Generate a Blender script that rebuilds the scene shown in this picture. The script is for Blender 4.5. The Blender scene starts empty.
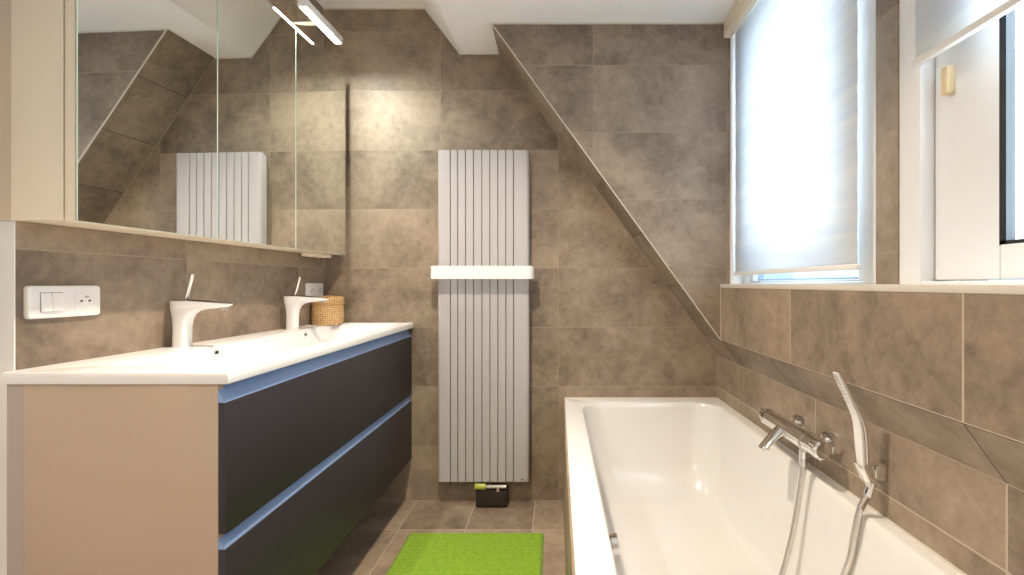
import bpy, bmesh, math, random
from mathutils import Vector, Matrix
random.seed(4)
PI = math.pi
scene = bpy.context.scene
COL = scene.collection

# ------------------------------------------------------------------ node helpers
def new_mat(name):
    m = bpy.data.materials.new(name); m.use_nodes = True
    nt = m.node_tree; nt.nodes.clear()
    out = nt.nodes.new('ShaderNodeOutputMaterial')
    return m, nt, out

def srgb(r, g, b):
    f = lambda c: (c/12.92 if c <= .04045 else ((c+.055)/1.055)**2.4)
    return (f(r/255), f(g/255), f(b/255), 1)

def plain(name, col, rough=.5, metal=0, spec=.5, noise=.04, nscale=9, bump=0, bscale=200, coat=0):
    m, nt, out = new_mat(name)
    p = nt.nodes.new('ShaderNodeBsdfPrincipled')
    tc = nt.nodes.new('ShaderNodeTexCoord')
    n = nt.nodes.new('ShaderNodeTexNoise'); n.inputs['Scale'].default_value = nscale; n.inputs['Detail'].default_value = 4
    nt.links.new(tc.outputs['Object'], n.inputs['Vector'])
    mx = nt.nodes.new('ShaderNodeMix'); mx.data_type = 'RGBA'
    mx.inputs['A'].default_value = tuple(c*(1-noise) for c in col[:3])+(1,)
    mx.inputs['B'].default_value = tuple(min(1, c*(1+noise)) for c in col[:3])+(1,)
    nt.links.new(n.outputs['Fac'], mx.inputs['Factor'])
    nt.links.new(mx.outputs['Result'], p.inputs['Base Color'])
    p.inputs['Roughness'].default_value = rough
    p.inputs['Metallic'].default_value = metal
    p.inputs['Specular IOR Level'].default_value = spec
    p.inputs['Coat Weight'].default_value = coat
    p.inputs['Coat Roughness'].default_value = .05
    if bump:
        n2 = nt.nodes.new('ShaderNodeTexNoise'); n2.inputs['Scale'].default_value = bscale
        nt.links.new(tc.outputs['Object'], n2.inputs['Vector'])
        b = nt.nodes.new('ShaderNodeBump'); b.inputs['Strength'].default_value = bump; b.inputs['Distance'].default_value = .001
        nt.links.new(n2.outputs['Fac'], b.inputs['Height']); nt.links.new(b.outputs['Normal'], p.inputs['Normal'])
    nt.links.new(p.outputs[0], out.inputs[0])
    return m

def tile_mat(name, U, V, u0, v0, w=.6, h=.3, dark=(.128,.091,.063), light=(.395,.300,.215), grout=(.36,.285,.21), rough=.54, gw=.0012):
    """large stoneware tiles in a stacked grid; U and V are the two axes of the wall plane"""
    m, nt, out = new_mat(name)
    N = nt.nodes.new; L = nt.links.new
    p = N('ShaderNodeBsdfPrincipled'); tc = N('ShaderNodeTexCoord')
    def dot(ax, off):
        d = N('ShaderNodeVectorMath'); d.operation = 'DOT_PRODUCT'; d.inputs[1].default_value = ax
        L(tc.outputs['Object'], d.inputs[0])
        a = N('ShaderNodeMath'); a.operation = 'SUBTRACT'; a.inputs[1].default_value = off
        L(d.outputs['Value'], a.inputs[0]); return a.outputs[0]
    cx = N('ShaderNodeCombineXYZ'); L(dot(U, u0 - 60*w), cx.inputs[0]); L(dot(V, v0 - 60*h), cx.inputs[1])
    br = N('ShaderNodeTexBrick'); L(cx.outputs[0], br.inputs['Vector'])
    br.offset = 0; br.offset_frequency = 1; br.squash = 1; br.squash_frequency = 1
    br.inputs['Scale'].default_value = 1; br.inputs['Mortar Size'].default_value = gw
    br.inputs['Mortar Smooth'].default_value = .05; br.inputs['Bias'].default_value = 0
    br.inputs['Brick Width'].default_value = w; br.inputs['Row Height'].default_value = h
    br.inputs['Color1'].default_value = (.0,.0,.0,1); br.inputs['Color2'].default_value = (1,1,1,1); br.inputs['Mortar'].default_value = (.5,.5,.5,1)
    # cement-look clouds, offset per tile
    sh = N('ShaderNodeVectorMath'); sh.operation = 'MULTIPLY_ADD'
    sh.inputs[1].default_value = (7.3,3.1,5.7); L(br.outputs['Color'], sh.inputs[0]); L(tc.outputs['Object'], sh.inputs[2])
    n1 = N('ShaderNodeTexNoise'); n1.inputs['Scale'].default_value = 3.6; n1.inputs['Detail'].default_value = 6; n1.inputs['Roughness'].default_value = .62; n1.inputs['Distortion'].default_value = .5
    L(sh.outputs[0], n1.inputs['Vector'])
    n2 = N('ShaderNodeTexNoise'); n2.inputs['Scale'].default_value = 26; n2.inputs['Detail'].default_value = 8; n2.inputs['Roughness'].default_value = .7; n2.inputs['Distortion'].default_value = .35
    L(sh.outputs[0], n2.inputs['Vector'])
    ad = N('ShaderNodeMath'); ad.operation = 'MULTIPLY_ADD'; ad.inputs[1].default_value = .60; L(n2.outputs['Fac'], ad.inputs[0]); L(n1.outputs['Fac'], ad.inputs[2])
    tn = N('ShaderNodeSeparateColor'); L(br.outputs['Color'], tn.inputs[0])
    ad2 = N('ShaderNodeMath'); ad2.operation = 'MULTIPLY_ADD'; ad2.inputs[1].default_value = .17; L(tn.outputs[0], ad2.inputs[0]); L(ad.outputs[0], ad2.inputs[2])
    mr = N('ShaderNodeMapRange'); mr.inputs['From Min'].default_value = .58; mr.inputs['From Max'].default_value = 1.10; L(ad2.outputs[0], mr.inputs['Value'])
    mx = N('ShaderNodeMix'); mx.data_type = 'RGBA'; mx.inputs['A'].default_value = dark+(1,); mx.inputs['B'].default_value = light+(1,)
    L(mr.outputs[0], mx.inputs['Factor'])
    # thin pale scratches
    n3 = N('ShaderNodeTexNoise'); n3.inputs['Scale'].default_value = 11; n3.inputs['Detail'].default_value = 5; n3.inputs['Distortion'].default_value = 1.2
    L(sh.outputs[0], n3.inputs['Vector'])
    r3 = N('ShaderNodeValToRGB'); e = r3.color_ramp.elements; e[0].position = .485; e[0].color = (0,0,0,1); e[1].position = .5; e[1].color = (1,1,1,1)
    k = r3.color_ramp.elements.new(.515); k.color = (0,0,0,1); L(n3.outputs['Fac'], r3.inputs[0])
    m3 = N('ShaderNodeMath'); m3.operation = 'MULTIPLY'; m3.inputs[1].default_value = .07; L(r3.outputs[0], m3.inputs[0])
    mx3 = N('ShaderNodeMix'); mx3.data_type = 'RGBA'; mx3.inputs['B'].default_value = tuple(c*1.35 for c in light)+(1,)
    L(m3.outputs[0], mx3.inputs['Factor']); L(mx.outputs['Result'], mx3.inputs['A'])
    mg = N('ShaderNodeMix'); mg.data_type = 'RGBA'; mg.inputs['B'].default_value = grout+(1,)
    L(br.outputs['Fac'], mg.inputs['Factor']); L(mx3.outputs['Result'], mg.inputs['A']); L(mg.outputs['Result'], p.inputs['Base Color'])
    rr = N('ShaderNodeMapRange'); rr.inputs['To Min'].default_value = rough+.06; rr.inputs['To Max'].default_value = rough-.06; L(n2.outputs['Fac'], rr.inputs['Value']); L(rr.outputs[0], p.inputs['Roughness'])
    hb = N('ShaderNodeMath'); hb.operation = 'MULTIPLY_ADD'; hb.inputs[1].default_value = -3; L(br.outputs['Fac'], hb.inputs[0]); L(n2.outputs['Fac'], hb.inputs[2])
    b = N('ShaderNodeBump'); b.inputs['Strength'].default_value = .25; b.inputs['Distance'].default_value = .0015
    L(hb.outputs[0], b.inputs['Height']); L(b.outputs['Normal'], p.inputs['Normal'])
    L(p.outputs[0], out.inputs[0])
    return m

# ------------------------------------------------------------------ mesh helpers
class MB:
    def __init__(s): s.bm = bmesh.new(); s.mi = 0
    def _tag(s, faces):
        for f in faces: f.material_index = s.mi
    def box(s, x0, x1, y0, y1, z0, z1, bev=0, seg=2):
        t = bmesh.new()
        v = [t.verts.new((x, y, z)) for x in (x0, x1) for y in (y0, y1) for z in (z0, z1)]
        for q in ((0,1,3,2),(4,6,7,5),(0,4,5,1),(2,3,7,6),(0,2,6,4),(1,5,7,3)): t.faces.new([v[i] for i in q])
        if bev: bmesh.ops.bevel(t, geom=t.edges[:], offset=bev, segments=seg, profile=.5, affect='EDGES')
        s._merge(t); return s
    def _merge(s, t):
        bmesh.ops.recalc_face_normals(t, faces=t.faces[:])
        mp = {}
        for v in t.verts: mp[v] = s.bm.verts.new(v.co)
        for f in t.faces:
            try: g = s.bm.faces.new([mp[v] for v in f.verts]); g.material_index = s.mi
            except ValueError: pass
        t.free()
    def prism(s, poly, axis, a, b, bev=0):
        """poly: 2-D points in the two other axes (in x,y,z order), extruded along axis from a to b"""
        t = bmesh.new()
        def mk(p, h):
            c = list(p); c.insert(axis, h); return t.verts.new(c)
        A = [mk(p, a) for p in poly]; B = [mk(p, b) for p in poly]
        t.faces.new(A); t.faces.new(B[::-1])
        n = len(poly)
        for i in range(n): t.faces.new((A[i], A[(i+1) % n], B[(i+1) % n], B[i]))
        if bev: bmesh.ops.bevel(t, geom=t.edges[:], offset=bev, segments=2, profile=.5, affect='EDGES')
        s._merge(t); return s
    def loft(s, loops, cap0=True, cap1=True, closed=True):
        t = bmesh.new()
        R = [[t.verts.new(p) for p in l] for l in loops]
        n = len(R[0])
        for a, b in zip(R, R[1:]):
            for i in range(n if closed else n-1):
                j = (i+1) % n
                t.faces.new((a[i], a[j], b[j], b[i]))
        if cap0: t.faces.new(R[0][::-1])
        if cap1: t.faces.new(R[-1])
        s._merge(t); return s
    def tube(s, pts, r, n=14, caps=True):
        pts = [Vector(p) for p in pts]
        rs = r if isinstance(r, (list, tuple)) else [r]*len(pts)
        loops = []; up = None
        for i, p in enumerate(pts):
            d = (pts[min(i+1, len(pts)-1)] - pts[max(i-1, 0)]).normalized()
            if up is None: up = d.orthogonal().normalized()
            up = (up - d*up.dot(d)).normalized(); sd = d.cross(up)
            loops.append([p + rs[i]*(math.cos(2*PI*k/n)*up + math.sin(2*PI*k/n)*sd) for k in range(n)])
        return s.loft(loops, caps, caps)
    def lathe(s, prof, c, axis=(0,0,1), n=40, cap0=True, cap1=True):
        """prof: (distance along axis, radius)"""
        ax = Vector(axis).normalized(); u = ax.orthogonal().normalized(); w = ax.cross(u); c = Vector(c)
        return s.loft([[c + ax*h + r*(math.cos(2*PI*k/n)*u + math.sin(2*PI*k/n)*w) for k in range(n)] for h, r in prof], cap0, cap1)
    def shift(s, b):
        for v in s.bm.verts: v.co -= Vector(b)
        return s
    def build(s, name, mats, parent=None, smooth=35, base=None):
        if base is None and parent is not None: base = BASE.get(parent.name)
        if base is not None: s.shift(base)
        me = bpy.data.meshes.new(name); s.bm.to_mesh(me); s.bm.free()
        for m in (mats if isinstance(mats, (list, tuple)) else [mats]): me.materials.append(m)
        if smooth:
            for p in me.polygons: p.use_smooth = True
            me.set_sharp_from_angle(angle=math.radians(smooth))
        o = bpy.data.objects.new(name, me); COL.objects.link(o)
        if parent is not None:
            o.parent = parent
            BASE[o.name] = base
        return o

BASE = {}
TH = -.031                                     # the left wall runs slightly out of square
WALL0 = Vector((-1.187, 2.277, 0))
RW = Matrix.Rotation(TH, 4, 'Z')
def lw(x, y, z): return WALL0 + (RW @ Vector((x, y, z)))      # left-wall frame -> world
def world_to_lw(x, y, z): return RW.inverted() @ (Vector((x, y, z)) - WALL0)

def thing(name, label, cat, base, group=None, wall=False):
    """an Empty at the thing's base; its parts are built in room coordinates (or left-wall coordinates) and shifted to it"""
    o = bpy.data.objects.new(name, None); COL.objects.link(o)
    o.empty_display_size = .05
    if wall: o.location = lw(*base); o.rotation_euler = (0, 0, TH)
    else: o.location = base
    BASE[o.name] = Vector(base)
    o['label'] = label; o['category'] = cat
    if group: o['group'] = group
    return o
def struct(o): o['kind'] = 'structure'; return o
def copy_thing(src, loc, label):
    c = src.copy(); COL.objects.link(c); c.location = loc; c['label'] = label
    for ch in list(src.children):
        d = ch.copy(); COL.objects.link(d); d.parent = c
        for g in list(ch.children):
            e = g.copy(); COL.objects.link(e); e.parent = d
    return c

def rrect(x0, x1, y0, y1, r, z, n=10):
    pts = []
    for cx, cy, a0 in ((x1-r, y1-r, 0), (x0+r, y1-r, PI/2), (x0+r, y0+r, PI), (x1-r, y0+r, 1.5*PI)):
        for k in range(n+1):
            a = a0 + PI/2*k/n
            pts.append((cx + r*math.cos(a), cy + r*math.sin(a), z))
    return pts
def spline(pts, n=10):
    P = [Vector(p) for p in pts]; out = []
    for i in range(len(P)-1):
        p0 = P[max(i-1, 0)]; p1 = P[i]; p2 = P[i+1]; p3 = P[min(i+2, len(P)-1)]
        for k in range(n):
            t = k/n
            out.append(.5*((2*p1) + (p2-p0)*t + (2*p0-5*p1+4*p2-p3)*t*t + (3*p1-p0-3*p2+p3)*t**3))
    out.append(P[-1]); return out

# ------------------------------------------------------------------ materials
X, Y, Z = (1,0,0), (0,1,0), (0,0,1)
SL = Vector((-.079, 0, .109)).normalized()           # up the roof slope
T_back  = tile_mat('stone_tile_back', X, Z, .008, -.02)
T_cheek = tile_mat('stone_tile_cheek', X, Z, .162, -.02)
T_side  = tile_mat('stone_tile_side', Y, Z, .81, -.02, grout=(.50,.40,.30), gw=.0021)
T_left  = tile_mat('stone_tile_left', Y, Z, -.207, -.02)
T_apron = tile_mat('stone_tile_apron', Y, Z, .81, .849, grout=(.50,.40,.30), gw=.0021)
T_pillar= tile_mat('stone_tile_pillar', Y, Z, 1.41, -.02)
T_slope = tile_mat('stone_tile_slope', Y, tuple(SL), .81, Vector((.812,0,.74)).dot(SL)+.134, grout=(.10,.078,.058), gw=.0022)
T_floor = tile_mat('stone_tile_floor', X, Y, -.11, .81, w=.3, h=.6, grout=(.46,.37,.28), gw=.0022)
M_ceil  = plain('white_ceiling_paint', (.92,.90,.88,1), .85)
M_white = plain('white_wall_paint', (.82,.80,.77,1), .7)
M_trim  = plain('pale_joint_trim', (.66,.60,.52,1), .45)
M_joint = plain('tile_joint', (.40,.33,.26,1), .7)
M_cer   = plain('white_ceramic', (.82,.80,.78,1), .3, coat=.1, noise=.01)
M_acr   = plain('white_acrylic', (.80,.77,.73,1), .2, coat=.2, noise=.01)
M_rad   = plain('white_grey_enamel', srgb(188,182,181), .4, noise=.01)
M_band  = plain('white_enamel', (.86,.85,.84,1), .3, noise=.01)
M_chrome= plain('chrome', (.86,.85,.84,1), .07, 1, noise=.01)
M_steel = plain('brushed_steel', (.62,.60,.58,1), .28, 1)
M_hose  = plain('ribbed_steel_hose', (.72,.68,.64,1), .25, 1)
M_greige= plain('greige_lacquer', srgb(188,166,145), .45, noise=.015)
M_cream = plain('cream_lacquer', srgb(240,228,208), .45, noise=.015)
M_anth  = plain('anthracite_lacquer', srgb(46,42,46), .5, noise=.03)
M_chan  = plain('daylight_blue_channel', srgb(140,168,212), .34, .35, noise=.02)  # blue of the reflected daylight is put into the metal's colour
M_dark  = plain('dark_recess', (.02,.018,.016,1), .6)
M_plast = plain('white_plastic', (.86,.83,.80,1), .3, noise=.01)
M_lime  = plain('lime_translucent_plastic', srgb(170,175,70), .3)
M_upvc  = plain('white_window_profile', (.88,.87,.86,1), .3, noise=.01)
M_gask  = plain('black_gasket', (.015,.016,.02,1), .45)
M_gask2 = plain('pale_grey_gasket', (.45,.52,.62,1), .45)
M_stone = plain('pale_sill_stone', (.70,.66,.58,1), .35, noise=.06)
M_hing  = plain('cream_hinge_cover', srgb(240,215,170), .4)

def mirror_mat():
    m, nt, out = new_mat('mirror_glass')
    p = nt.nodes.new('ShaderNodeBsdfPrincipled'); p.inputs['Base Color'].default_value = (.86,.88,.85,1)
    p.inputs['Metallic'].default_value = 1; p.inputs['Roughness'].default_value = .004
    nt.links.new(p.outputs[0], out.inputs[0]); return m
M_mirror = mirror_mat()
M_gedge = plain('greenish_glass_edge', (.55,.66,.56,1), .15)

def glass_mat():
    m, nt, out = new_mat('window_glass')
    t = nt.nodes.new('ShaderNodeBsdfTransparent'); t.inputs[0].default_value = (.90,.95,.97,1)
    g = nt.nodes.new('ShaderNodeBsdfGlossy'); g.inputs['Roughness'].default_value = .01
    mx = nt.nodes.new('ShaderNodeMixShader'); mx.inputs[0].default_value = .06
    nt.links.new(t.outputs[0], mx.inputs[1]); nt.links.new(g.outputs[0], mx.inputs[2]); nt.links.new(mx.outputs[0], out.inputs[0]); return m
M_glass = glass_mat()

def blind_mat():
    m, nt, out = new_mat('sheer_white_blind_fabric')
    N = nt.nodes.new; L = nt.links.new
    tc = N('ShaderNodeTexCoord'); sp = N('ShaderNodeSeparateXYZ'); L(tc.outputs['Object'], sp.inputs[0])
    mp = N('ShaderNodeMapping'); mp.inputs['Scale'].default_value = (1,.7,9); L(tc.outputs['Object'], mp.inputs['Vector'])
    n = N('ShaderNodeTexNoise'); n.inputs['Scale'].default_value = 3; n.inputs['Detail'].default_value = 5; n.inputs['Distortion'].default_value = .6; L(mp.outputs[0], n.inputs['Vector'])
    r = N('ShaderNodeMapRange'); r.inputs['From Min'].default_value = .35; r.inputs['From Max'].default_value = .62; L(n.outputs['Fac'], r.inputs['Value'])
    mx = N('ShaderNodeMix'); mx.data_type = 'RGBA'; mx.inputs['A'].default_value = (.84,.86,.89,1); mx.inputs['B'].default_value = (.92,.92,.91,1); L(r.outputs[0], mx.inputs['Factor'])
    d = N('ShaderNodeBsdfDiffuse'); t = N('ShaderNodeBsdfTranslucent'); L(mx.outputs['Result'], d.inputs[0]); L(mx.outputs['Result'], t.inputs[0])
    ms = N('ShaderNodeMixShader'); ms.inputs[0].default_value = .5; L(d.outputs[0], ms.inputs[1]); L(t.outputs[0], ms.inputs[2]); L(ms.outputs[0], out.inputs[0])
    return m
M_blind = blind_mat()

def lamp_mat(name, col, strength):
    m, nt, out = new_mat(name)
    e = nt.nodes.new('ShaderNodeEmission'); e.inputs[0].default_value = col; e.inputs[1].default_value = strength
    nt.links.new(e.outputs[0], out.inputs[0]); return m
M_led = lamp_mat('led_diffuser', (.97,1,.93,1), 370)

def mat_mat():
    m, nt, out = new_mat('lime_chenille')
    N = nt.nodes.new; L = nt.links.new
    p = N('ShaderNodeBsdfPrincipled'); tc = N('ShaderNodeTexCoord')
    n = N('ShaderNodeTexNoise'); n.inputs['Scale'].default_value = 60; n.inputs['Detail'].default_value = 4; L(tc.outputs['Object'], n.inputs['Vector'])
    mx = N('ShaderNodeMix'); mx.data_type = 'RGBA'; mx.inputs['A'].default_value = srgb(96,134,8); mx.inputs['B'].default_value = srgb(142,178,22); L(n.outputs['Fac'], mx.inputs['Factor'])
    L(mx.outputs['Result'], p.inputs['Base Color']); p.inputs['Roughness'].default_value = .9
    p.inputs['Sheen Weight'].default_value = .3; L(p.outputs[0], out.inputs[0]); return m
M_mat = mat_mat()

def wicker_mat(cols=44, pitch=.0105):
    """strands crossing in a checker weave round the basket's own axis"""
    m, nt, out = new_mat('woven_wicker')
    N = nt.nodes.new; L = nt.links.new
    def M(op, a, b=None):
        n = N('ShaderNodeMath'); n.operation = op
        for i, v in enumerate((a, b)):
            if v is None: continue
            if isinstance(v, (int, float)): n.inputs[i].default_value = v
            else: L(v, n.inputs[i])
        return n.outputs[0]
    p = N('ShaderNodeBsdfPrincipled'); tc = N('ShaderNodeTexCoord'); sp = N('ShaderNodeSeparateXYZ'); L(tc.outputs['Object'], sp.inputs[0])
    ang = M('MULTIPLY', M('ARCTAN2', sp.outputs[1], sp.outputs[0]), cols/2)
    row = M('MULTIPLY', sp.outputs[2], PI/pitch)
    wv = M('MULTIPLY', M('SINE', ang), M('SINE', row))
    h = M('POWER', M('ABSOLUTE', wv), .6)
    n = N('ShaderNodeTexNoise'); n.inputs['Scale'].default_value = 60; n.inputs['Detail'].default_value = 3; L(tc.outputs['Object'], n.inputs['Vector'])
    f = M('ADD', M('MULTIPLY', h, .7), M('MULTIPLY', n.outputs['Fac'], .45))
    mx = N('ShaderNodeMix'); mx.data_type = 'RGBA'; mx.inputs['A'].default_value = srgb(138,92,52); mx.inputs['B'].default_value = srgb(240,200,142); L(f, mx.inputs['Factor'])
    L(mx.outputs['Result'], p.inputs['Base Color']); p.inputs['Roughness'].default_value = .6
    b = N('ShaderNodeBump'); b.inputs['Distance'].default_value = .003; b.inputs['Strength'].default_value = .8; L(h, b.inputs['Height']); L(b.outputs['Normal'], p.inputs['Normal'])
    L(p.outputs[0], out.inputs[0]); return m
M_wick = wicker_mat()

# ------------------------------------------------------------------ room shell
YB, YF = 2.277, -1.30                               # back wall, wall behind the camera
ZC, ZD = 2.50, 2.27                                 # main ceiling, dormer ceiling
AX, LX, WX = .733, .812, .83                        # apron, knee wall, window wall planes
YD = 2.01                                           # dormer cheek

struct(MB().box(-1.45, 1.05, YF-.1, YB+.1, -.1, 0).build('floor', T_floor, smooth=0))
struct(MB().box(-1.45, 1.05, YB, YB+.1, 0, 2.6).build('wall_back', T_back, smooth=0))
struct(MB().prism([(-1.45,ZC),(-.672,ZC),(-.494,ZD),(1.05,ZD),(1.05,2.6),(-1.45,2.6)], 1, YF, YB).build('ceiling', M_ceil, smooth=0))
struct(MB().box(-1.45, 1.05, YF-.1, YF, 0, 2.6).build('wall_front', M_white, smooth=0))
# left wall: tiled as far as the vanity, painted from there on
b = MB(); b.box(-.14, 0, -1.262, .05, 0, 2.6); o = struct(b.build('wall_left', T_left, smooth=0)); o.location = WALL0; o.rotation_euler = (0,0,TH)
b = MB(); b.box(-.14, -.06, -3.62, -1.262, 0, 2.6); o = struct(b.build('wall_left', M_white, smooth=0)); o.location = WALL0; o.rotation_euler = (0,0,TH)
b = MB(); b.box(-.06, 0, -1.2645, -1.262, 0, 2.6); o = struct(b.build('trim_13', M_white, smooth=0)); o.location = WALL0; o.rotation_euler = (0,0,TH)
# right side: knee wall, roof slope, apron and dormer cheek
struct(MB().box(LX, 1.05, YF, YB, 0, .74).build('wall_right', T_side, smooth=0))
struct(MB().prism([(AX,1.085),(AX,.849),(LX,.74),(1.05,.74),(1.05,1.085)], 1, YF, YB).build('wall_apron', [T_apron, T_slope], smooth=0))
struct(MB().prism([(-.295,ZD),(1.05,ZD),(1.05,1.085),(AX,1.085),(AX,.849)], 1, YD, YB).build('wall_dormer', [T_cheek, T_slope], smooth=0))
for o in (bpy.data.objects['wall_apron'], bpy.data.objects['wall_dormer']):
    for f in o.data.polygons:
        f.material_index = 1 if (f.normal.z < -.3 and f.normal.x < -.3) else 0
# window wall: pillar between the windows, wall in front of them
Y1A, Y1B = 1.168, YD                                # left window
Y2A, Y2B = .06, 1.092                               # right window
struct(MB().box(WX, 1.05, Y2B, Y1A, 1.085, ZD).build('wall_pillar', T_pillar, smooth=0))
struct(MB().box(WX, 1.05, YF, Y2A, 1.085, ZD).build('wall_right', T_pillar, smooth=0))
# sill with its pale edge bead
struct(MB().box(AX+.008, 1.0, Y2A-.4, YD, 1.0849, 1.0985).build('trim_1', M_stone, smooth=0))
struct(MB().box(AX-.002, AX+.008, Y2A-.6, YD-.002, 1.083, 1.0992, .002).build('trim_2', M_trim))
struct(MB().box(.774, WX-.0005, 1.999, YD, 1.0985, ZD, .001).box(.902, 1.05, 1.999, YD, 1.0985, ZD).build('trim_16', M_upvc))
# trims: roof-cut edge, cheek corner, ceiling joints, bath joints
def bar(a, c, wdt, dpt, name, mat=M_trim):
    """square bar between two points lying in an XZ plane"""
    a = Vector(a); c = Vector(c); d = (c-a).normalized(); s1 = Vector((0,1,0)); s2 = d.cross(s1).normalized()
    L0 = [a + s1*i*dpt/2 + s2*j*wdt/2 for i, j in ((-1,-1),(1,-1),(1,1),(-1,1))]
    L1 = [v + (c-a) for v in L0]
    return struct(MB().loft([L0, L1]).build(name, mat, smooth=0))
bar((-.295, YD-.001, ZD), (AX, YD-.001, .849), .0045, .005, 'trim_3')
bar((AX+.001, YD-.001, .849), (AX+.001, YD-.001, 1.098), .0045, .006, 'trim_4')
bar((-.295, YD-.001, ZD-.003), (.76, YD-.001, ZD-.003), .007, .006, 'trim_5')
bar((-.494, YB-.001, ZD-.003), (-.295, YB-.001, ZD-.003), .006, .006, 'trim_6')
bar((-.672, YB-.001, ZC-.002), (-.494, YB-.001, ZD-.002), .006, .006, 'trim_7')
bar((-1.19, YB-.001, ZC-.003), (-.672, YB-.001, ZC-.003), .007, .006, 'trim_8')
bar((-.295, YB-.001, ZD), (LX, YB-.001, .74), .003, .004, 'trim_9', M_joint)
struct(MB().box(LX-.0015, LX, YF, YB, .7385, .7402).build('trim_10', M_joint, smooth=0))
struct(MB().box(LX-.002, LX, YB-.002, YB, .52, .74).build('trim_11', M_joint, smooth=0))
struct(MB().box(-1.2, .035, YB-.002, YB, 0, .003).build('trim_12', M_joint, smooth=0))
struct(MB().box(-1.188, -1.1845, YB-.0025, YB, .9, ZC).build('trim_17', M_joint, smooth=0))
# tiled front of the bath surround
struct(MB().box(.032, .06, .2, YB, 0, .5035).build('wall_bath', T_side, smooth=0))

# ------------------------------------------------------------------ windows
def window(n, ya, yb, fx, fw, sash_in, zb):
    dp = .07 if n == 1 else .09
    root = bpy.data.objects.new('window_%d' % n, None); COL.objects.link(root); root.location = (fx, ya, 1.0985); root['kind'] = 'structure'
    BASE[root.name] = Vector((fx, ya, 1.0985))
    z0, z1 = 1.0986, ZD
    f = MB()
    for a in ((ya, ya+fw, z0, z1), (yb-fw, yb, z0, z1), (ya+fw, yb-fw, z0, z0+.008), (ya+fw, yb-fw, z1-fw, z1)):
        f.box(fx, fx+dp, a[0], a[1], a[2], a[3], .003)
    f.build('frame', M_upvc, root)
    s = MB(); sa, sb, sx = ya+fw+.003, yb-fw-.003, fx+(.012 if n == 1 else .030)
    zz0, zz1 = z0+.010, z1-fw-.003
    for a in ((sa, sa+sash_in, zz0, zz1), (sb-sash_in, sb, zz0, zz1), (sa+sash_in, sb-sash_in, zz0, zb), (sa+sash_in, sb-sash_in, zz1-sash_in, zz1)):
        s.box(sx, sx+.06, a[0], a[1], a[2], a[3], .004)
    so = s.build('sash', M_upvc, root)
    g = MB(); ga, gb, gx = sa+sash_in, sb-sash_in, sx+(.028 if n == 1 else .007)
    for a in ((ga-.002, ga+.006, zb-.002, zz1-sash_in), (gb-(.006 if n == 1 else .012), gb+.002, zb-.002, zz1-sash_in), (ga, gb, zb-.002, zb+.006), (ga, gb, zz1-sash_in-.006, zz1-sash_in+.002)):
        g.box(gx-.006, gx+.012, *a)
    g.build('gasket', M_gask if n == 2 else M_gask2, so)
    MB().box(gx, gx+.004, ga, gb, zb, zz1-sash_in).build('pane', M_glass, root, smooth=0)
    return root
window(1, Y1A, Y1B, WX, .055, .03, 1.114)
w2 = window(2, Y2A, Y2B, .832, .065, .150, 1.178)
# hinge of the right window
MB().box(.846, .8635, .972, .990, 1.515, 1.575, .003).build('hinge_cover', M_hing, w2)
# slate eave of the house next door, seen through the right window
MB().prism([(2.2,1.62),(3.6,2.6),(3.6,2.9),(2.2,1.92)], 1, -1, 3.2).build('roof_eave', plain('blue_slate', srgb(60,110,160), .5, noise=.5, nscale=30))
ho = bpy.data.objects['roof_eave']; ho['label'] = 'blue slate roof edge outside, seen through the right window pane'; ho['category'] = 'roof'

# ------------------------------------------------------------------ roller blinds
def blind(label, ya, yb, zbot, fx, cass):
    r = thing('roller_blind', label, 'blind', (fx, (ya+yb)/2, zbot), 'roller blinds at the two windows')
    sl = []
    n = 90; zt = ZD-.06
    b = MB()
    pts = []
    for i in range(n+1):
        z = zbot + (zt-zbot)*i/n
        pts.append((fx + .0004*math.sin(i*1.7) + .0004*math.sin(i*.61), z))
    back = [(x+.0012, z) for x, z in pts[::-1]]
    t = bmesh.new()
    q = [[t.verts.new((x, y, z)) for x, z in pts] for y in (ya, yb)]
    for i in range(n): t.faces.new((q[0][i], q[0][i+1], q[1][i+1], q[1][i]))
    b._merge(t)
    f = b.build('fabric', M_blind, r, smooth=60)
    md = f.modifiers.new('thickness', 'SOLIDIFY'); md.thickness = .0012
    MB().box(fx-.008, fx+.006, ya-.004, yb+.004, zbot-.012, zbot+.004, .003).build('bottom_bar', M_plast, r)
    c = MB(); c.prism([(fx-.045, ZD-.001), (fx-.045, ZD-.055), (fx-.035, ZD-.072), (fx-.012, ZD-.072), (fx-.006, ZD-.05), (fx+.03, ZD-.05), (fx+.03, ZD-.001)], 1, ya-.012, yb+.012)
    c.build('cassette', M_cream if cass else M_plast, r, smooth=0)
    for yy in (ya-.016, yb+.012): MB().box(fx-.047, fx+.03, yy, yy+.004, ZD-.074, ZD-.001).build('end_cap', M_plast, r)
    return r
blind('white sheer roller blind lowered almost to the sill of the left window', 1.178, 1.984, 1.149, .790, True)
blind('white roller blind rolled half up above the right window with glass showing below', .10, 1.0, 1.595, .800, False)

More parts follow.
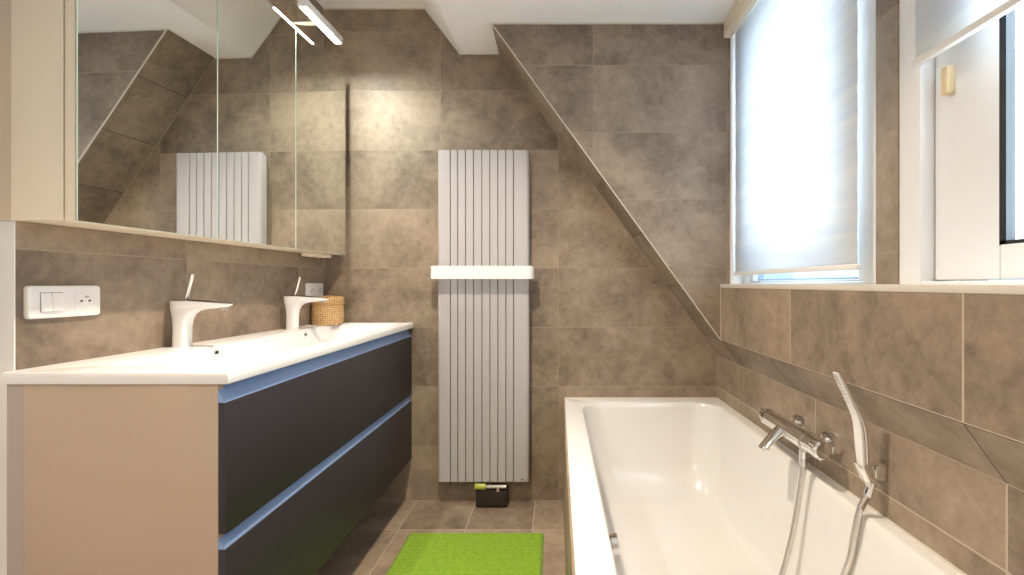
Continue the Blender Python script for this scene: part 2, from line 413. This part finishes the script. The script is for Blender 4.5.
# ------------------------------------------------------------------ vanity unit
VX, VY0, VY1, VZ0 = -.734, .995, 2.268, .219
v = thing('vanity_unit', 'wall-hung vanity with greige side and two wide anthracite drawers below the white washbasin', 'vanity unit', (-.98, 1.63, VZ0))
b = MB(); b.box(-1.183, -.7525, VY0, VY0+.018, VZ0, .8785, .0012); b.build('side_panel', M_greige, v)
b = MB(); b.box(-1.185, -.7525, VY1-.018, VY1, VZ0, .8785, .0012); b.build('side_panel', M_greige, v)
b = MB(); b.box(-1.224, -1.1835, VY0+.003, VY0+.03, VZ0, .8785); b.build('filler_strip', plain('shadow_grey_filler', srgb(178,164,154), .5), v)['label'] = 'narrow filler strip against the wall, its grey a painted shadow'  # fills the gap at the wall; the grey imitates a cast shadow
b = MB(); b.box(-1.19, -.7535, VY0+.018, VY1-.018, VZ0+.002, VZ0+.02); b.box(-1.19, -1.178, VY0+.018, VY1-.018, VZ0+.02, .74); b.build('carcass', M_greige, v)
for z0, z1 in ((.544, .8366), (VZ0, .511)):
    d = MB(); d.box(VX-.018, VX, VY0+.001, VY1-.001, z0, z1, .0015); dr = d.build('drawer', M_anth, v)
    top = z1 + (.042 if z1 > .6 else .033)
    prof = [(VX-.003, z1-.0005), (VX-.0045, z1+.003), (VX-.010, z1+.012), (VX-.0165, (z1+top)/2+.003), (VX-.0215, top-.008), (VX-.024, top-.0005), (VX-.036, top-.0005), (VX-.036, z1-.0005)]
    h = MB(); h.prism(prof, 1, VY0+.0005, VY1-.0005); h.build('grip_channel', M_chan, dr, smooth=50)['label'] = 'metal grip channel with the blue of reflected daylight in its colour'

# ------------------------------------------------------------------ washbasin
ZT, ZU = .9046, .8787
wb = thing('washbasin', 'long white double washbasin slab lying on the dark drawer vanity', 'washbasin', (-.97, 1.63, ZU))
BX0, BX1, BY0, BY1 = -1.085, -.785, 1.085, 2.18
b = MB()
b.loft([rrect(-1.19, -.728, .990, 2.272, .004, ZU), rrect(-1.19, -.7275, .9895, 2.2725, .004, ZU+.004), rrect(-1.19, -.7275, .9895, 2.2725, .004, ZT-.004),
        rrect(-1.188, -.730, .992, 2.270, .004, ZT), rrect(BX0-.008, BX1+.008, BY0-.008, BY1+.008, .03, ZT), rrect(BX0-.002, BX1+.002, BY0-.002, BY1+.002, .028, ZT-.004),
        rrect(BX0, BX1, BY0, BY1, .026, ZT-.012), rrect(BX0+.012, BX1-.02, BY0+.06, BY1-.06, .03, ZT-.07), rrect(BX0+.03, BX1-.04, BY0+.10, BY1-.10, .03, ZT-.085)], False, True)
for vv in b.bm.verts:                                # back edge follows the wall
    if vv.co.x < -1.18:
        yy = vv.co.y; vv.co.x = -1.1865 + TH*(2.277-yy)
b.build('basin_slab', M_cer, wb)
for yy in (1.425, 1.93):
    o1 = MB(); o1.lathe([(-.004,.0105),(0.002,.0105),(.003,.0095),(.002,.008),(-.004,.008)], (BX0+.0025, yy, ZT-.024), (1,0,-.1), 24, False, False)
    ov = o1.build('overflow_ring', M_steel, wb)
    MB().lathe([(-.003,.0085),(.001,.0085)], (BX0+.0025, yy, ZT-.024), (1,0,-.1), 20).build('overflow_hole', M_dark, ov)
    o2 = MB(); o2.lathe([(-.002,.03),(.004,.03),(.007,.02),(.008,.0)], (-.94, yy, ZT-.085), (0,0,1), 28, True, False); o2.build('drain_cover', M_chrome, wb)

# ------------------------------------------------------------------ basin faucets
def faucet(loc, label):
    t = thing('basin_faucet', label, 'faucet', loc, 'white faucets on the washbasin')
    bx, by, bz = loc
    b = MB(); L = []
    H = .1435
    prof = [(0, -.0215, .0215, .0215), (.03, -.021, .0212, .021), (.06, -.0205, .022, .0205), (.085, -.022, .026, .021), (.103, -.0255, .036, .022), (.114, -.029, .052, .0225), (.121, -.031, .078, .0225), (.126, -.0325, .110, .0215), (.132, -.034, .140, .020), (.1395, -.0355, .1535, .019), (.1435, -.036, .1540, .019)]
    n = 32
    for h, x0, x1, wy in prof:
        pts = []
        cx, a = (x0+x1)/2, (x1-x0)/2
        for k in range(n):
            th = 2*PI*k/n; c, s_ = math.cos(th), math.sin(th)
            e = .62
            px = cx + a*math.copysign(abs(c)**e, c); py = wy*math.copysign(abs(s_)**e, s_)
            # the spout top falls slightly to its tip
            f = max(0, (px-.03)/.125)
            pts.append((bx+px, by+py*(1-.25*f), bz+h - .010*f*(h/H)))
        L.append(pts)
    b.loft(L); b.build('faucet_body', M_cer, t, smooth=50)
    top = L[-1]
    cxm = sum(p[0] for p in top)/n; cym = by
    T0 = [(cxm+(p[0]-cxm)*.985, cym+(p[1]-cym)*.94, p[2]-.001) for p in top]
    T1 = [(p[0], p[1], p[2]+.0035) for p in T0]
    MB().loft([T0, T1]).build('top_plate', plain('dark_chrome', (.30,.29,.30,1), .18, 1), t, smooth=30)['label'] = 'dark chrome plate on top of the faucet'
    # aerator under the spout tip
    MB().lathe([(0,.010),(-.006,.010),(-.007,.008)], (bx+.128, by, bz+.122), (0,0,1), 18).build('aerator', M_steel, t)
    lv = MB(); lv.tube([(bx+.010, by, bz+.142), (bx+.034, by-.004, bz+.226)], [.0055,.0055], 16)
    lv.build('lever', M_chrome, t)['label'] = 'slim chrome lever rod'
    return t
fa = faucet((-1.165, 1.395, ZT), 'white faucet with chrome lever, nearer one on the washbasin')
copy_thing(fa, (-1.132, 1.92, ZT), 'white faucet with chrome lever beside the wicker basket, farther one on the washbasin')

# ------------------------------------------------------------------ wicker basket
bk = thing('wicker_basket', 'small round tan wicker basket with lid at the far end of the washbasin', 'basket', (-1.115, 2.183, ZT))
cx, cy, cz = -1.115, 2.183, ZT
def weave(r0, z0, z1, rows, cols, amp):
    L = []
    n = cols*4
    for i in range(rows*4+1):
        z = z0 + (z1-z0)*i/(rows*4); row = i/4
        ring = []
        for k in range(n):
            a = 2*PI*k/n
            w = math.cos(a*cols/2 + (PI if int(row) % 2 else 0))*amp*abs(math.sin(PI*row)) + amp*.8*abs(math.sin(PI*row))
            r = r0(i/(rows*4)) + w
            ring.append((cx + r*math.cos(a), cy + r*math.sin(a), z))
        L.append(ring)
    return L
b = MB(); b.loft(weave(lambda t: .066+.003*math.sin(PI*t), cz, cz+.098, 10, 30, .0026)); b.build('basket_body', M_wick, bk, smooth=180)
b = MB(); L = weave(lambda t: .0705, cz+.0985, cz+.128, 4, 30, .0024)
for s_, dz in ((.96,.004),(.75,.008),(.45,.010),(.1,.011)):
    L.append([(cx+(p[0]-cx)*s_, cy+(p[1]-cy)*s_, cz+.128+dz) for p in L[16]])
b.loft(L); lid = b.build('basket_lid', M_wick, bk, smooth=70)

# ------------------------------------------------------------------ sockets on the left wall
def rbox(mb, x0, x1, y0, y1, z0, z1, r, dx=.003):
    """rounded plate standing out along x"""
    def lp(x, i): return [(x, p[0], p[1]) for p in rrect(y0+i, y1-i, z0+i, z1-i, max(r-i, .0006), 0, 6)]
    mb.loft([lp(x0, 0), lp(x1-dx, 0), lp(x1-dx*.3, dx*.35), lp(x1, dx)])
def socket(mbW, mbD, mbR, yc, zc, x0, earth=True):
    pass
def plate(label, y0, y1, z0, z1, kind):
    t = thing('socket_plate' if kind == 'double' else 'switch_plate', label, 'power socket' if kind == 'double' else 'switch', (0, (y0+y1)/2, z0), None, wall=True)
    b = MB(); rbox(b, 0, .011, y0, y1, z0, z1, .008, .004); b.build('cover_plate', M_plast, t)
    zc = (z0+z1)/2; d = .0355
    ys = [y0+(y1-y0)*(.29 if kind != 'double' else .27), y0+(y1-y0)*(.755 if kind != 'double' else .73)]
    for i, yc in enumerate(ys):
        if kind == 'switch' and i == 0:
            MB().box(.0108, .0113, yc-.0233, yc+.0240, zc-.0232, zc+.0226).build('rocker_gap', M_dark, t)
            for a, c in ((-.0225, -.0006), (.0006, .0235)):
                q = MB(); q.prism([(.011, zc-.0225), (.0165, zc-.0225), (.0125, zc+.0215), (.011, zc+.0215)], 1, yc+a, yc+c, .0006); q.build('rocker', M_plast, t)
        else:
            s = MB(); n = 28
            def ring(x, r): return [(x, yc+r*math.cos(2*PI*k/n), zc+r*math.sin(2*PI*k/n)) for k in range(n)]
            s.loft([ring(.0105,.0225), ring(.0128,.0225), ring(.0128,.0198), ring(.0114,.0192)], False, True)
            s.box(.0108, .0122, yc-.0245, yc+.0245, zc-.0255, zc+.0255, .0006)
            so = s.build('socket_insert', M_plast, t)
            h = MB()
            for dy, dz, r in ((-.0095,0,.0026),(.0095,0,.0026)):
                h.lathe([(.0100,r),(.0134,r)], (0, yc+dy, zc+dz), (1,0,0), 12)
            h.build('pin_hole', M_dark, so)
            MB().lathe([(.0100,.0024),(.0200,.0022),(.0205,.0012)], (0, yc, zc+.0105), (1,0,0), 12).build('earth_pin', M_steel, so)
    return t
def ly(Yw): return Yw - 2.277
plate('white double switch and power socket plate on the wall left of the nearer faucet', ly(1.030), ly(1.190), 1.018, 1.096, 'switch')
plate('white double power socket plate on the wall behind the wicker basket', ly(2.125), ly(2.262), 1.028, 1.104, 'double')

# ------------------------------------------------------------------ mirror cabinet
CX, CY0, CY1, CZ0, CZ1 = .154, -1.271, -.074, 1.243, 2.13
mc = thing('mirror_cabinet', 'long three door mirror cabinet with cream sides on the left wall', 'mirror cabinet', (0, (CY0+CY1)/2, CZ0), wall=True)
b = MB(); b.box(0.001, CX-.033, CY0, CY0+.018, CZ0, CZ1, .001); b.build('side_panel', M_cream, mc)
b = MB(); b.box(-.055, .001, CY0+.001, CY0+.006, CZ0, CZ1); b.build('filler_strip', plain('beige_filler', srgb(214,196,174), .5), mc)['label'] = 'narrow beige filler strip at the wall end'
b = MB(); b.box(0.001, CX-.033, CY1-.018, CY1, CZ0, CZ1, .001); b.build('side_panel', M_cream, mc)
b = MB(); b.box(.001, CX-.034, CY0+.018, CY1-.018, CZ0+.001, CZ0+.018); b.box(.001, CX-.034, CY0+.018, CY1-.018, CZ1-.018, CZ1); b.box(.001, .012, CY0+.018, CY1-.018, CZ0+.018, CZ1-.018); b.build('carcass', M_cream, mc)
b = MB(); b.box(.03, .09, CY1-.16, CY1-.012, CZ0-.016, CZ0, .002); b.build('cable_box', M_cream, mc)
W3 = (CY1-CY0)/3
for i in range(3):
    a, c = CY0+i*W3+.0012, CY0+(i+1)*W3-.0012
    b = MB(); b.box(CX-.029, CX-.006, a, c, CZ0-.002, CZ1, .001); d = b.build('door', M_cream, mc)
    b = MB(); b.box(CX-.0055, CX, a, c, CZ0-.002, CZ1+.001, .0012, 1); mm = b.build('mirror', [M_mirror, M_gedge], d, smooth=0)
    for f in mm.data.polygons: f.material_index = 0 if f.normal.x > .9 else 1

# ------------------------------------------------------------------ lamp over the mirror
lp = thing('mirror_lamp', 'slim bar lamp glowing white above the mirror cabinet', 'lamp', (.19, -.38, CZ1+.001), wall=True)
lx, l0, l1, lz = .208, -.525, -.235, 2.185
b = MB(); b.box(lx-.016, lx+.016, l0, l1, lz+.006, lz+.034, .002)
b.box(lx-.016, lx-.0135, l0, l1, lz, lz+.008); b.box(lx+.0135, lx+.016, l0, l1, lz, lz+.008); b.box(lx-.016, lx+.016, l0, l0+.012, lz, lz+.008); b.box(lx-.016, lx+.016, l1-.012, l1, lz, lz+.008)
b.build('housing', M_band, lp)
MB().box(lx-.0132, lx+.0132, l0+.013, l1-.013, lz+.001, lz+.0055).build('diffuser', M_led, lp, smooth=0)
b = MB(); b.box(.06, lx-.015, -.395, -.365, lz+.012, lz+.026, .002); b.box(.06, .074, -.395, -.365, CZ1+.001, lz+.02, .002); b.build('arm', M_chrome, lp)

# ------------------------------------------------------------------ radiator
rd = thing('towel_radiator', 'tall white vertical panel radiator on the tiled back wall', 'radiator', (-.363, 2.277, .125))
RF, RZ0, RZ1 = 2.210, .125, 1.760
edges = [437.0,450.3,457.7,465.6,473.6,481.9,489.9,497.9,505.9,513.6,529.4]
ex = [(e-557)/(448.6/RF) for e in edges]
for i in range(10):
    a, c = ex[i], ex[i+1]
    r = .012
    x0, x1 = a+.0020, c-.0020
    pl = []
    big0, big1 = (.016 if i == 0 else .0022), (.016 if i == 9 else .0022)
    for k in range(7): t = PI/2*k/6; pl.append((x0+big0-big0*math.cos(t), RF+big0-big0*math.sin(t)))
    for k in range(7): t = PI/2*k/6; pl.append((x1-big1+big1*math.sin(t), RF+big1-big1*math.cos(t)))
    pl += [(x1, RF+.024), (x0, RF+.024)]
    MB().prism(pl, 2, RZ0, RZ1).build('panel', M_rad, rd, smooth=40)
MB().box(ex[0]+.004, ex[10]-.004, RF+.0245, RF+.050, RZ0+.004, RZ1-.004, .003).build('back_chamber', M_rad, rd)
for xx in (ex[0]+.08, ex[10]-.11):
    for zz in (.35, 1.5): MB().box(xx, xx+.03, RF+.05, YB, zz, zz+.04).build('wall_bracket', M_rad, rd)
MB().box(-.176, -.165, RF-.0008, RF+.001, .135, .1385).build('badge', M_dark, rd)
# flat towel rail bent round to both sides
tb0, tb1, tf, rr = -.612, -.113, 2.148, .028
path = [(tb0, 2.2)] + [(tb0+rr-rr*math.cos(PI/2*k/8), tf+rr-rr*math.sin(PI/2*k/8)) for k in range(9)] + [(tb1-rr+rr*math.sin(PI/2*k/8), tf+rr-rr*math.cos(PI/2*k/8)) for k in range(9)] + [(tb1, 2.2)]
inner = []
for i, p in enumerate(path):
    d = Vector(path[min(i+1, len(path)-1)]) - Vector(path[max(i-1, 0)]); d.normalize()
    inner.append((p[0]-d.y*.007, p[1]+d.x*.007))
MB().prism(path + inner[::-1], 2, 1.125, 1.187).build('towel_rail', M_band, rd, smooth=40)
MB().box(tb0, ex[0]+.01, 2.195, 2.222, 1.135, 1.177).build('rail_bracket', M_band, rd)
MB().box(ex[10]-.01, tb1, 2.195, 2.222, 1.135, 1.177).build('rail_bracket', M_band, rd)
# valve set below
b = MB(); b.box(-.400, -.245, 2.20, 2.262, .008, .088, .003); vv = b.build('valve_shadow_box', plain('valve_shadow_brown', (.030,.022,.016,1), .5), rd); vv['label'] = 'dark box for the shadowed valve block under the radiator'  # dark box stands for the valve block, shadow put into its colour
MB().lathe([(0,.0130),(.004,.0145),(.05,.0145),(.056,.013)], (-.404, 2.205, .104), (1,0,0), 24).build('thermostat_cap', M_lime, rd)['label'] = 'lime green thermostat cap'
b = MB(); b.lathe([(0,.007),(.010,.007),(.011,.011),(.022,.011),(.023,.009),(.098,.009)], (-.347, 2.205, .104), (1,0,0), 20); b.lathe([(0,.010),(.02,.010)], (-.29, 2.205, .083), (0,0,1), 18); b.build('valve', M_chrome, rd)

# ------------------------------------------------------------------ bath mat
bm_ = thing('bath_mat', 'lime green ribbed bath mat lying on the tiled floor', 'bath mat', (-.35, 1.52, 0))
x0, x1, y0, y1 = -.645, -.058, 1.06, 1.965
nx, ny = 150, 236
t = bmesh.new(); G = []
for j in range(ny+1):
    row = []
    for i in range(nx+1):
        u, w_ = i/nx, j/ny
        edge = min(u, 1-u)*(x1-x0); edge2 = min(w_, 1-w_)*(y1-y0); e = min(edge, edge2)
        h = .016*min(1, (max(e, 0)/.010))**.5 if e > 0 else .0
        rib = .5+.5*math.cos(2*PI*j/4)
        h = max(.0015, h - .003*rib - random.random()*.0022 + .001)
        row.append(t.verts.new((x0+(x1-x0)*u + random.uniform(-.0008,.0008), y0+(y1-y0)*w_ + random.uniform(-.0008,.0008), h if e > 0 else .0008)))
    G.append(row)
for j in range(ny):
    for i in range(nx): t.faces.new((G[j][i], G[j][i+1], G[j+1][i+1], G[j+1][i]))
b = MB(); b._merge(t); b.build('pile', M_mat, bm_, smooth=80)
MB().box(x0-.002, x1+.002, y0-.002, y1+.002, .0003, .004, .001).build('hem', plain('green_hem', srgb(96,140,20), .9), bm_)

# ------------------------------------------------------------------ bathtub
bt = thing('bathtub', 'white built-in bathtub along the right wall under the windows', 'bathtub', (.43, 1.31, 0))
O = (.0365, .8115, .36, 2.2765)
ZR = .521
L = [rrect(O[0]+.03, O[1]-.01, O[2]+.03, O[3]-.003, .012, .45), rrect(O[0]+.004, O[1]-.001, O[2], O[3], .012, .5005), rrect(O[0], O[1], O[2], O[3], .012, .504), rrect(O[0], O[1], O[2], O[3], .012, ZR-.005), rrect(O[0]+.0015, O[1], O[2]+.0015, O[3], .011, ZR-.0015), rrect(O[0]+.005, O[1], O[2]+.005, O[3], .010, ZR)]
for a in ((.112,.779,.466,2.204,.124,ZR),(.117,.774,.471,2.199,.122,ZR-.0015),(.121,.770,.476,2.194,.120,ZR-.006),(.126,.765,.485,2.188,.118,ZR-.03),(.137,.752,.53,2.165,.12,.40),(.152,.735,.58,2.12,.125,.26),(.17,.715,.63,2.07,.13,.17),(.19,.695,.67,2.03,.13,.135),(.22,.665,.71,1.99,.13,.12),(.27,.615,.78,1.92,.12,.115)):
    L.append(rrect(*a))
MB().loft(L, False, True).build('tub', M_acr, bt, smooth=50)
ax = Vector((1,0,.13)).normalized()
kc = Vector((.130, 1.172, .409))
b = MB(); b.lathe([(0,.040),(.006,.042),(.010,.042),(.011,.036)], kc, ax, 36); k = b.build('overflow_plate', M_chrome, bt)
b = MB(); b.lathe([(.010,.030),(.014,.034),(.030,.034),(.034,.028)], kc, ax, 30); b.build('overflow_knob', M_chrome, k)
MB().lathe([(0,.03),(.005,.03),(.008,.022),(.009,.001)], (.43,1.25,.115), (0,0,1), 30).build('drain_cover', M_chrome, bt)
struct(MB().box(.036, LX, YB-.004, YB, ZR-.001, ZR+.004).build('trim_14', M_trim, smooth=0))
struct(MB().box(LX-.004, LX, .36, YB, ZR-.001, ZR+.004).build('trim_15', M_trim, smooth=0))

# ------------------------------------------------------------------ bath mixer
mxr = thing('bath_mixer', 'chrome thermostatic bath mixer with short spout on the knee wall above the bath', 'bath mixer', (LX, 1.42, .64))
BXm, BZm = .742, .634
b = MB(); b.lathe([(0,.012),(.002,.026),(.006,.029),(.24,.029),(.244,.026)], (BXm, 1.565, BZm), (0,-1,0), 36); b.build('mixer_body', M_chrome, mxr)
for yy in (1.475, 1.308):
    b = MB(); b.lathe([(0,.037),(.007,.037),(.024,.033),(.026,.022),(.034,.016),(.072,.016)], (LX, yy, .638), (-1,0,-.06), 32); b.build('wall_union', M_chrome, mxr)
b = MB(); b.lathe([(0,.0302),(.006,.0302)], (BXm, 1.566, BZm), (0,1,0), 32); b.lathe([(.007,.0275),(.028,.0245),(.046,.0160),(.052,.010)], (BXm, 1.566, BZm), (0,1,0), 28)
b.tube([(BXm, 1.605, BZm+.012), (BXm-.002, 1.630, BZm+.012)], [.007,.005], 12); b.build('flow_knob', M_chrome, mxr)
b = MB(); b.lathe([(0,.0305),(.006,.0305)], (BXm, 1.325, BZm), (0,-1,0), 32); b.build('scale_ring', M_steel, mxr)
b = MB(); b.lathe([(0,.0285),(.038,.0275),(.044,.029),(.064,.027),(.070,.021)], (BXm, 1.318, BZm), (0,-1,0), 32)
for k in range(3):
    a = 2*PI*k/3+.5; c = Vector((BXm+.026*math.cos(a), 1.264, BZm+.026*math.sin(a))); b.tube([c+Vector((0,.012,0)), c-Vector((0,.012,0))], .005, 10)
b.build('temperature_knob', M_chrome, mxr)
# spout: flattened taper leaving the body towards the tub
L = []; n = 24
for (px, py, pz, hw, hh) in ((BXm-.004,1.450,BZm-.002,.027,.020),(BXm-.022,1.446,BZm-.009,.0265,.019),(BXm-.042,1.440,BZm-.021,.0265,.016),(BXm-.066,1.434,BZm-.038,.0245,.0115),(BXm-.090,1.428,BZm-.055,.0200,.0065),(BXm-.095,1.427,BZm-.058,.0165,.0035)):
    L.append([(px - .35*hh*math.sin(2*PI*k/n), py + hw*math.cos(2*PI*k/n), pz + hh*math.sin(2*PI*k/n)) for k in range(n)])
sp = MB().loft(L).build('spout', M_chrome, mxr, smooth=50)
MB().lathe([(0,.0105),(-.012,.0105),(-.013,.009)], (BXm-.076, 1.429, BZm-.047), (0,0,1), 20).build('aerator', M_steel, sp)
b = MB(); b.lathe([(0,.010),(-.02,.010),(-.021,.0125),(-.05,.0105),(-.054,.009)], (BXm, 1.352, BZm-.015), (0,0,1), 20); b.build('hose_outlet', M_chrome, mxr)

# ------------------------------------------------------------------ hand shower, its holder and hose
hs = thing('hand_shower', 'slim white and chrome stick hand shower leaning out from its wall holder', 'hand shower', (.778, 1.118, .60))
wp = [(.783,.595),(.776,.618),(.765,.648),(.761,.690),(.757,.735),(.750,.765),(.739,.790),(.721,.828),(.705,.860),(.696,.880)]
hwd = [.008,.0095,.0115,.0140,.0150,.0140,.0135,.0135,.0130,.0100]
tck = [.008,.009,.010,.0105,.010,.0080,.0060,.0052,.0048,.0030]
sm = spline([(p[0], 1.118, p[1]) for p in wp], 4)
def interp(a, i): 
    j = min(i//4, len(a)-2); f = i/4-j; return a[j]*(1-f)+a[j+1]*f
def wand(off, kw, kt):
    L = []
    for i, p in enumerate(sm):
        d = (sm[min(i+1, len(sm)-1)] - sm[max(i-1, 0)]).normalized()
        nrm = Vector((-d.z, 0, d.x)).normalized()
        if nrm.x > 0: nrm = -nrm
        w_, t_ = interp(hwd, i)*kw, interp(tck, i)*kt
        c = p + nrm*off*interp(tck, i)
        ring = []
        for k in range(20):
            a = 2*PI*k/20; cc, ss = math.cos(a), math.sin(a)
            ring.append(c + Vector((0,1,0))*w_*math.copysign(abs(cc)**.5, cc) + nrm*t_*math.copysign(abs(ss)**.5, ss))
        L.append(ring)
    return L
MB().loft(wand(.55, 1, .55)).build('spray_face', M_plast, hs, smooth=50)['label'] = 'white spray side of the stick'
MB().loft(wand(-.45, .97, .5)).build('back_shell', M_chrome, hs, smooth=50)['label'] = 'chrome back of the stick'
b = MB()
for i in range(26, 36):
    p = sm[i] + Vector((-.0062*math.cos(.35), 0, -.0062*math.sin(.35)))
    for yy in (-.0065, -.0022, .0022, .0065):
        b.lathe([(-.001,.0012),(.0016,.0009)], p + Vector((0,yy,0)), (-1,0,-.4), 6)
b.build('nozzle', plain('grey_rubber', (.45,.44,.43,1), .6), hs)
hd = thing('shower_holder', 'chrome wall bracket holding the stick hand shower', 'shower holder', (LX, 1.118, .63))
b = MB(); b.prism([(LX,.612),(LX,.658),(.786,.652),(.782,.622)], 1, 1.102, 1.134, .002); b.build('wall_block', M_chrome, hd)
L = []
n = 24
for z_, k_ in ((.608,.8),(.614,.95),(.648,1.0),(.652,.95)):
    cxh = .776 - (z_-.618)*.40
    L.append([(cxh+.0175*k_*math.copysign(abs(math.cos(2*PI*j/n))**.5, math.cos(2*PI*j/n)), 1.118+.0165*k_*math.copysign(abs(math.sin(2*PI*j/n))**.5, math.sin(2*PI*j/n)), z_) for j in range(n)])
Li = [[(cx_ + (p[0]-cx_)*.78, 1.118+(p[1]-1.118)*.78, p[2]) for p in l] for l, cx_ in zip(L, [.776-(z_-.618)*.40 for z_ in (.608,.614,.648,.652)])]
b = MB(); b.loft(L + Li[::-1] + [L[0]], False, False); b.build('clip', M_chrome, hd)
hose = MB()
hp = spline([(.7845,1.118,.596),(.771,1.12,.565),(.758,1.124,.53),(.748,1.128,.47),(.741,1.140,.39),(.716,1.18,.26),(.655,1.23,.155),(.61,1.29,.135),(.625,1.335,.16),(.672,1.352,.21),(.703,1.354,.31),(.722,1.353,.41),(.738,1.352,.52),(.742,1.352,.568)], 26)
rs = [.0078 + .0007*(1 if i % 2 else -1) for i in range(len(hp))]
hose.tube(hp, rs, 14)
ho = thing('shower_hose', 'ribbed metal shower hose looping from the mixer down into the tub and up again', 'shower hose', (.65, 1.25, .13))
hose.build('hose', M_hose, ho, smooth=80)
b = MB(); b.lathe([(0,.0095),(-.03,.0105),(-.034,.009)], (.787,1.118,.603), (.42,0,1), 18); b.build('hose_nut', M_chrome, ho)
MB().lathe([(-.002,.0115),(.022,.0110)], (.7415,1.352,.556), (0,0,1), 18).build('hose_nut', M_chrome, ho)

# ------------------------------------------------------------------ ceiling downlights: one inferred from the shadows, one added to light the vanity side
dl = None
for i, (px, py, lab) in enumerate(((-.36, 1.22, 'round recessed ceiling downlight between the vanity and the bath'), (-.43, -.55, 'added round ceiling downlight, out of view, nearest the wall opposite the radiator'))):
    zc_ = ZC if px < -.67 else ZD
    d = thing('ceiling_downlight', lab, 'downlight', (px, py, zc_), 'recessed ceiling downlights')
    b = MB(); b.lathe([(0,.045),(-.004,.045),(-.006,.040),(-.003,.034),(0,.034)], (px,py,zc_), (0,0,1), 32, False, False); b.build('trim_ring', M_chrome, d)
    la = bpy.data.lights.new('downlight', 'AREA'); la.shape = 'DISK'; la.size = .067; la.energy = (17, 18)[i]; la.color = (1,.86,.70); la.spread = math.radians((128,128)[i])
    lo = bpy.data.objects.new('downlight_bulb', la); COL.objects.link(lo); lo.location = (px, py, zc_-.004)

# ------------------------------------------------------------------ daylight
w = bpy.data.worlds.new('World'); scene.world = w; w.use_nodes = True
bg = w.node_tree.nodes['Background']; bg.inputs[0].default_value = (.50,.74,1,1); bg.inputs[1].default_value = 2.2
for nm, ya, yb, en in (('daylight_left', Y1A+.01, Y1B-.01, 16), ('daylight_right', Y2A+.01, Y2B-.01, 38)):
    la = bpy.data.lights.new(nm, 'AREA'); la.shape = 'RECTANGLE'; la.size = yb-ya; la.size_y = 1.15; la.energy = en; la.color = (.86,.93,1)
    lo = bpy.data.objects.new(nm, la); COL.objects.link(lo); lo.location = (.93, (ya+yb)/2, 1.69)
    lo.rotation_euler = Vector((-1,0,0)).to_track_quat('-Z', 'Z').to_euler()

# ------------------------------------------------------------------ camera
cam = bpy.data.cameras.new('camera'); co = bpy.data.objects.new('camera', cam); COL.objects.link(co)
co.location = (0, 0, 1.10); co.rotation_euler = (PI/2, 0, 0)
cam.sensor_width = 36; cam.lens = 448.6/1024*36
cam.shift_x = (512-557)/1024; cam.shift_y = -(287.5-284)/1024
cam.clip_start = .02
scene.camera = co
scene.view_settings.view_transform = 'Standard'; scene.view_settings.look = 'None'
scene.view_settings.exposure = .27; scene.view_settings.gamma = 1; scene.view_settings.use_curve_mapping = False
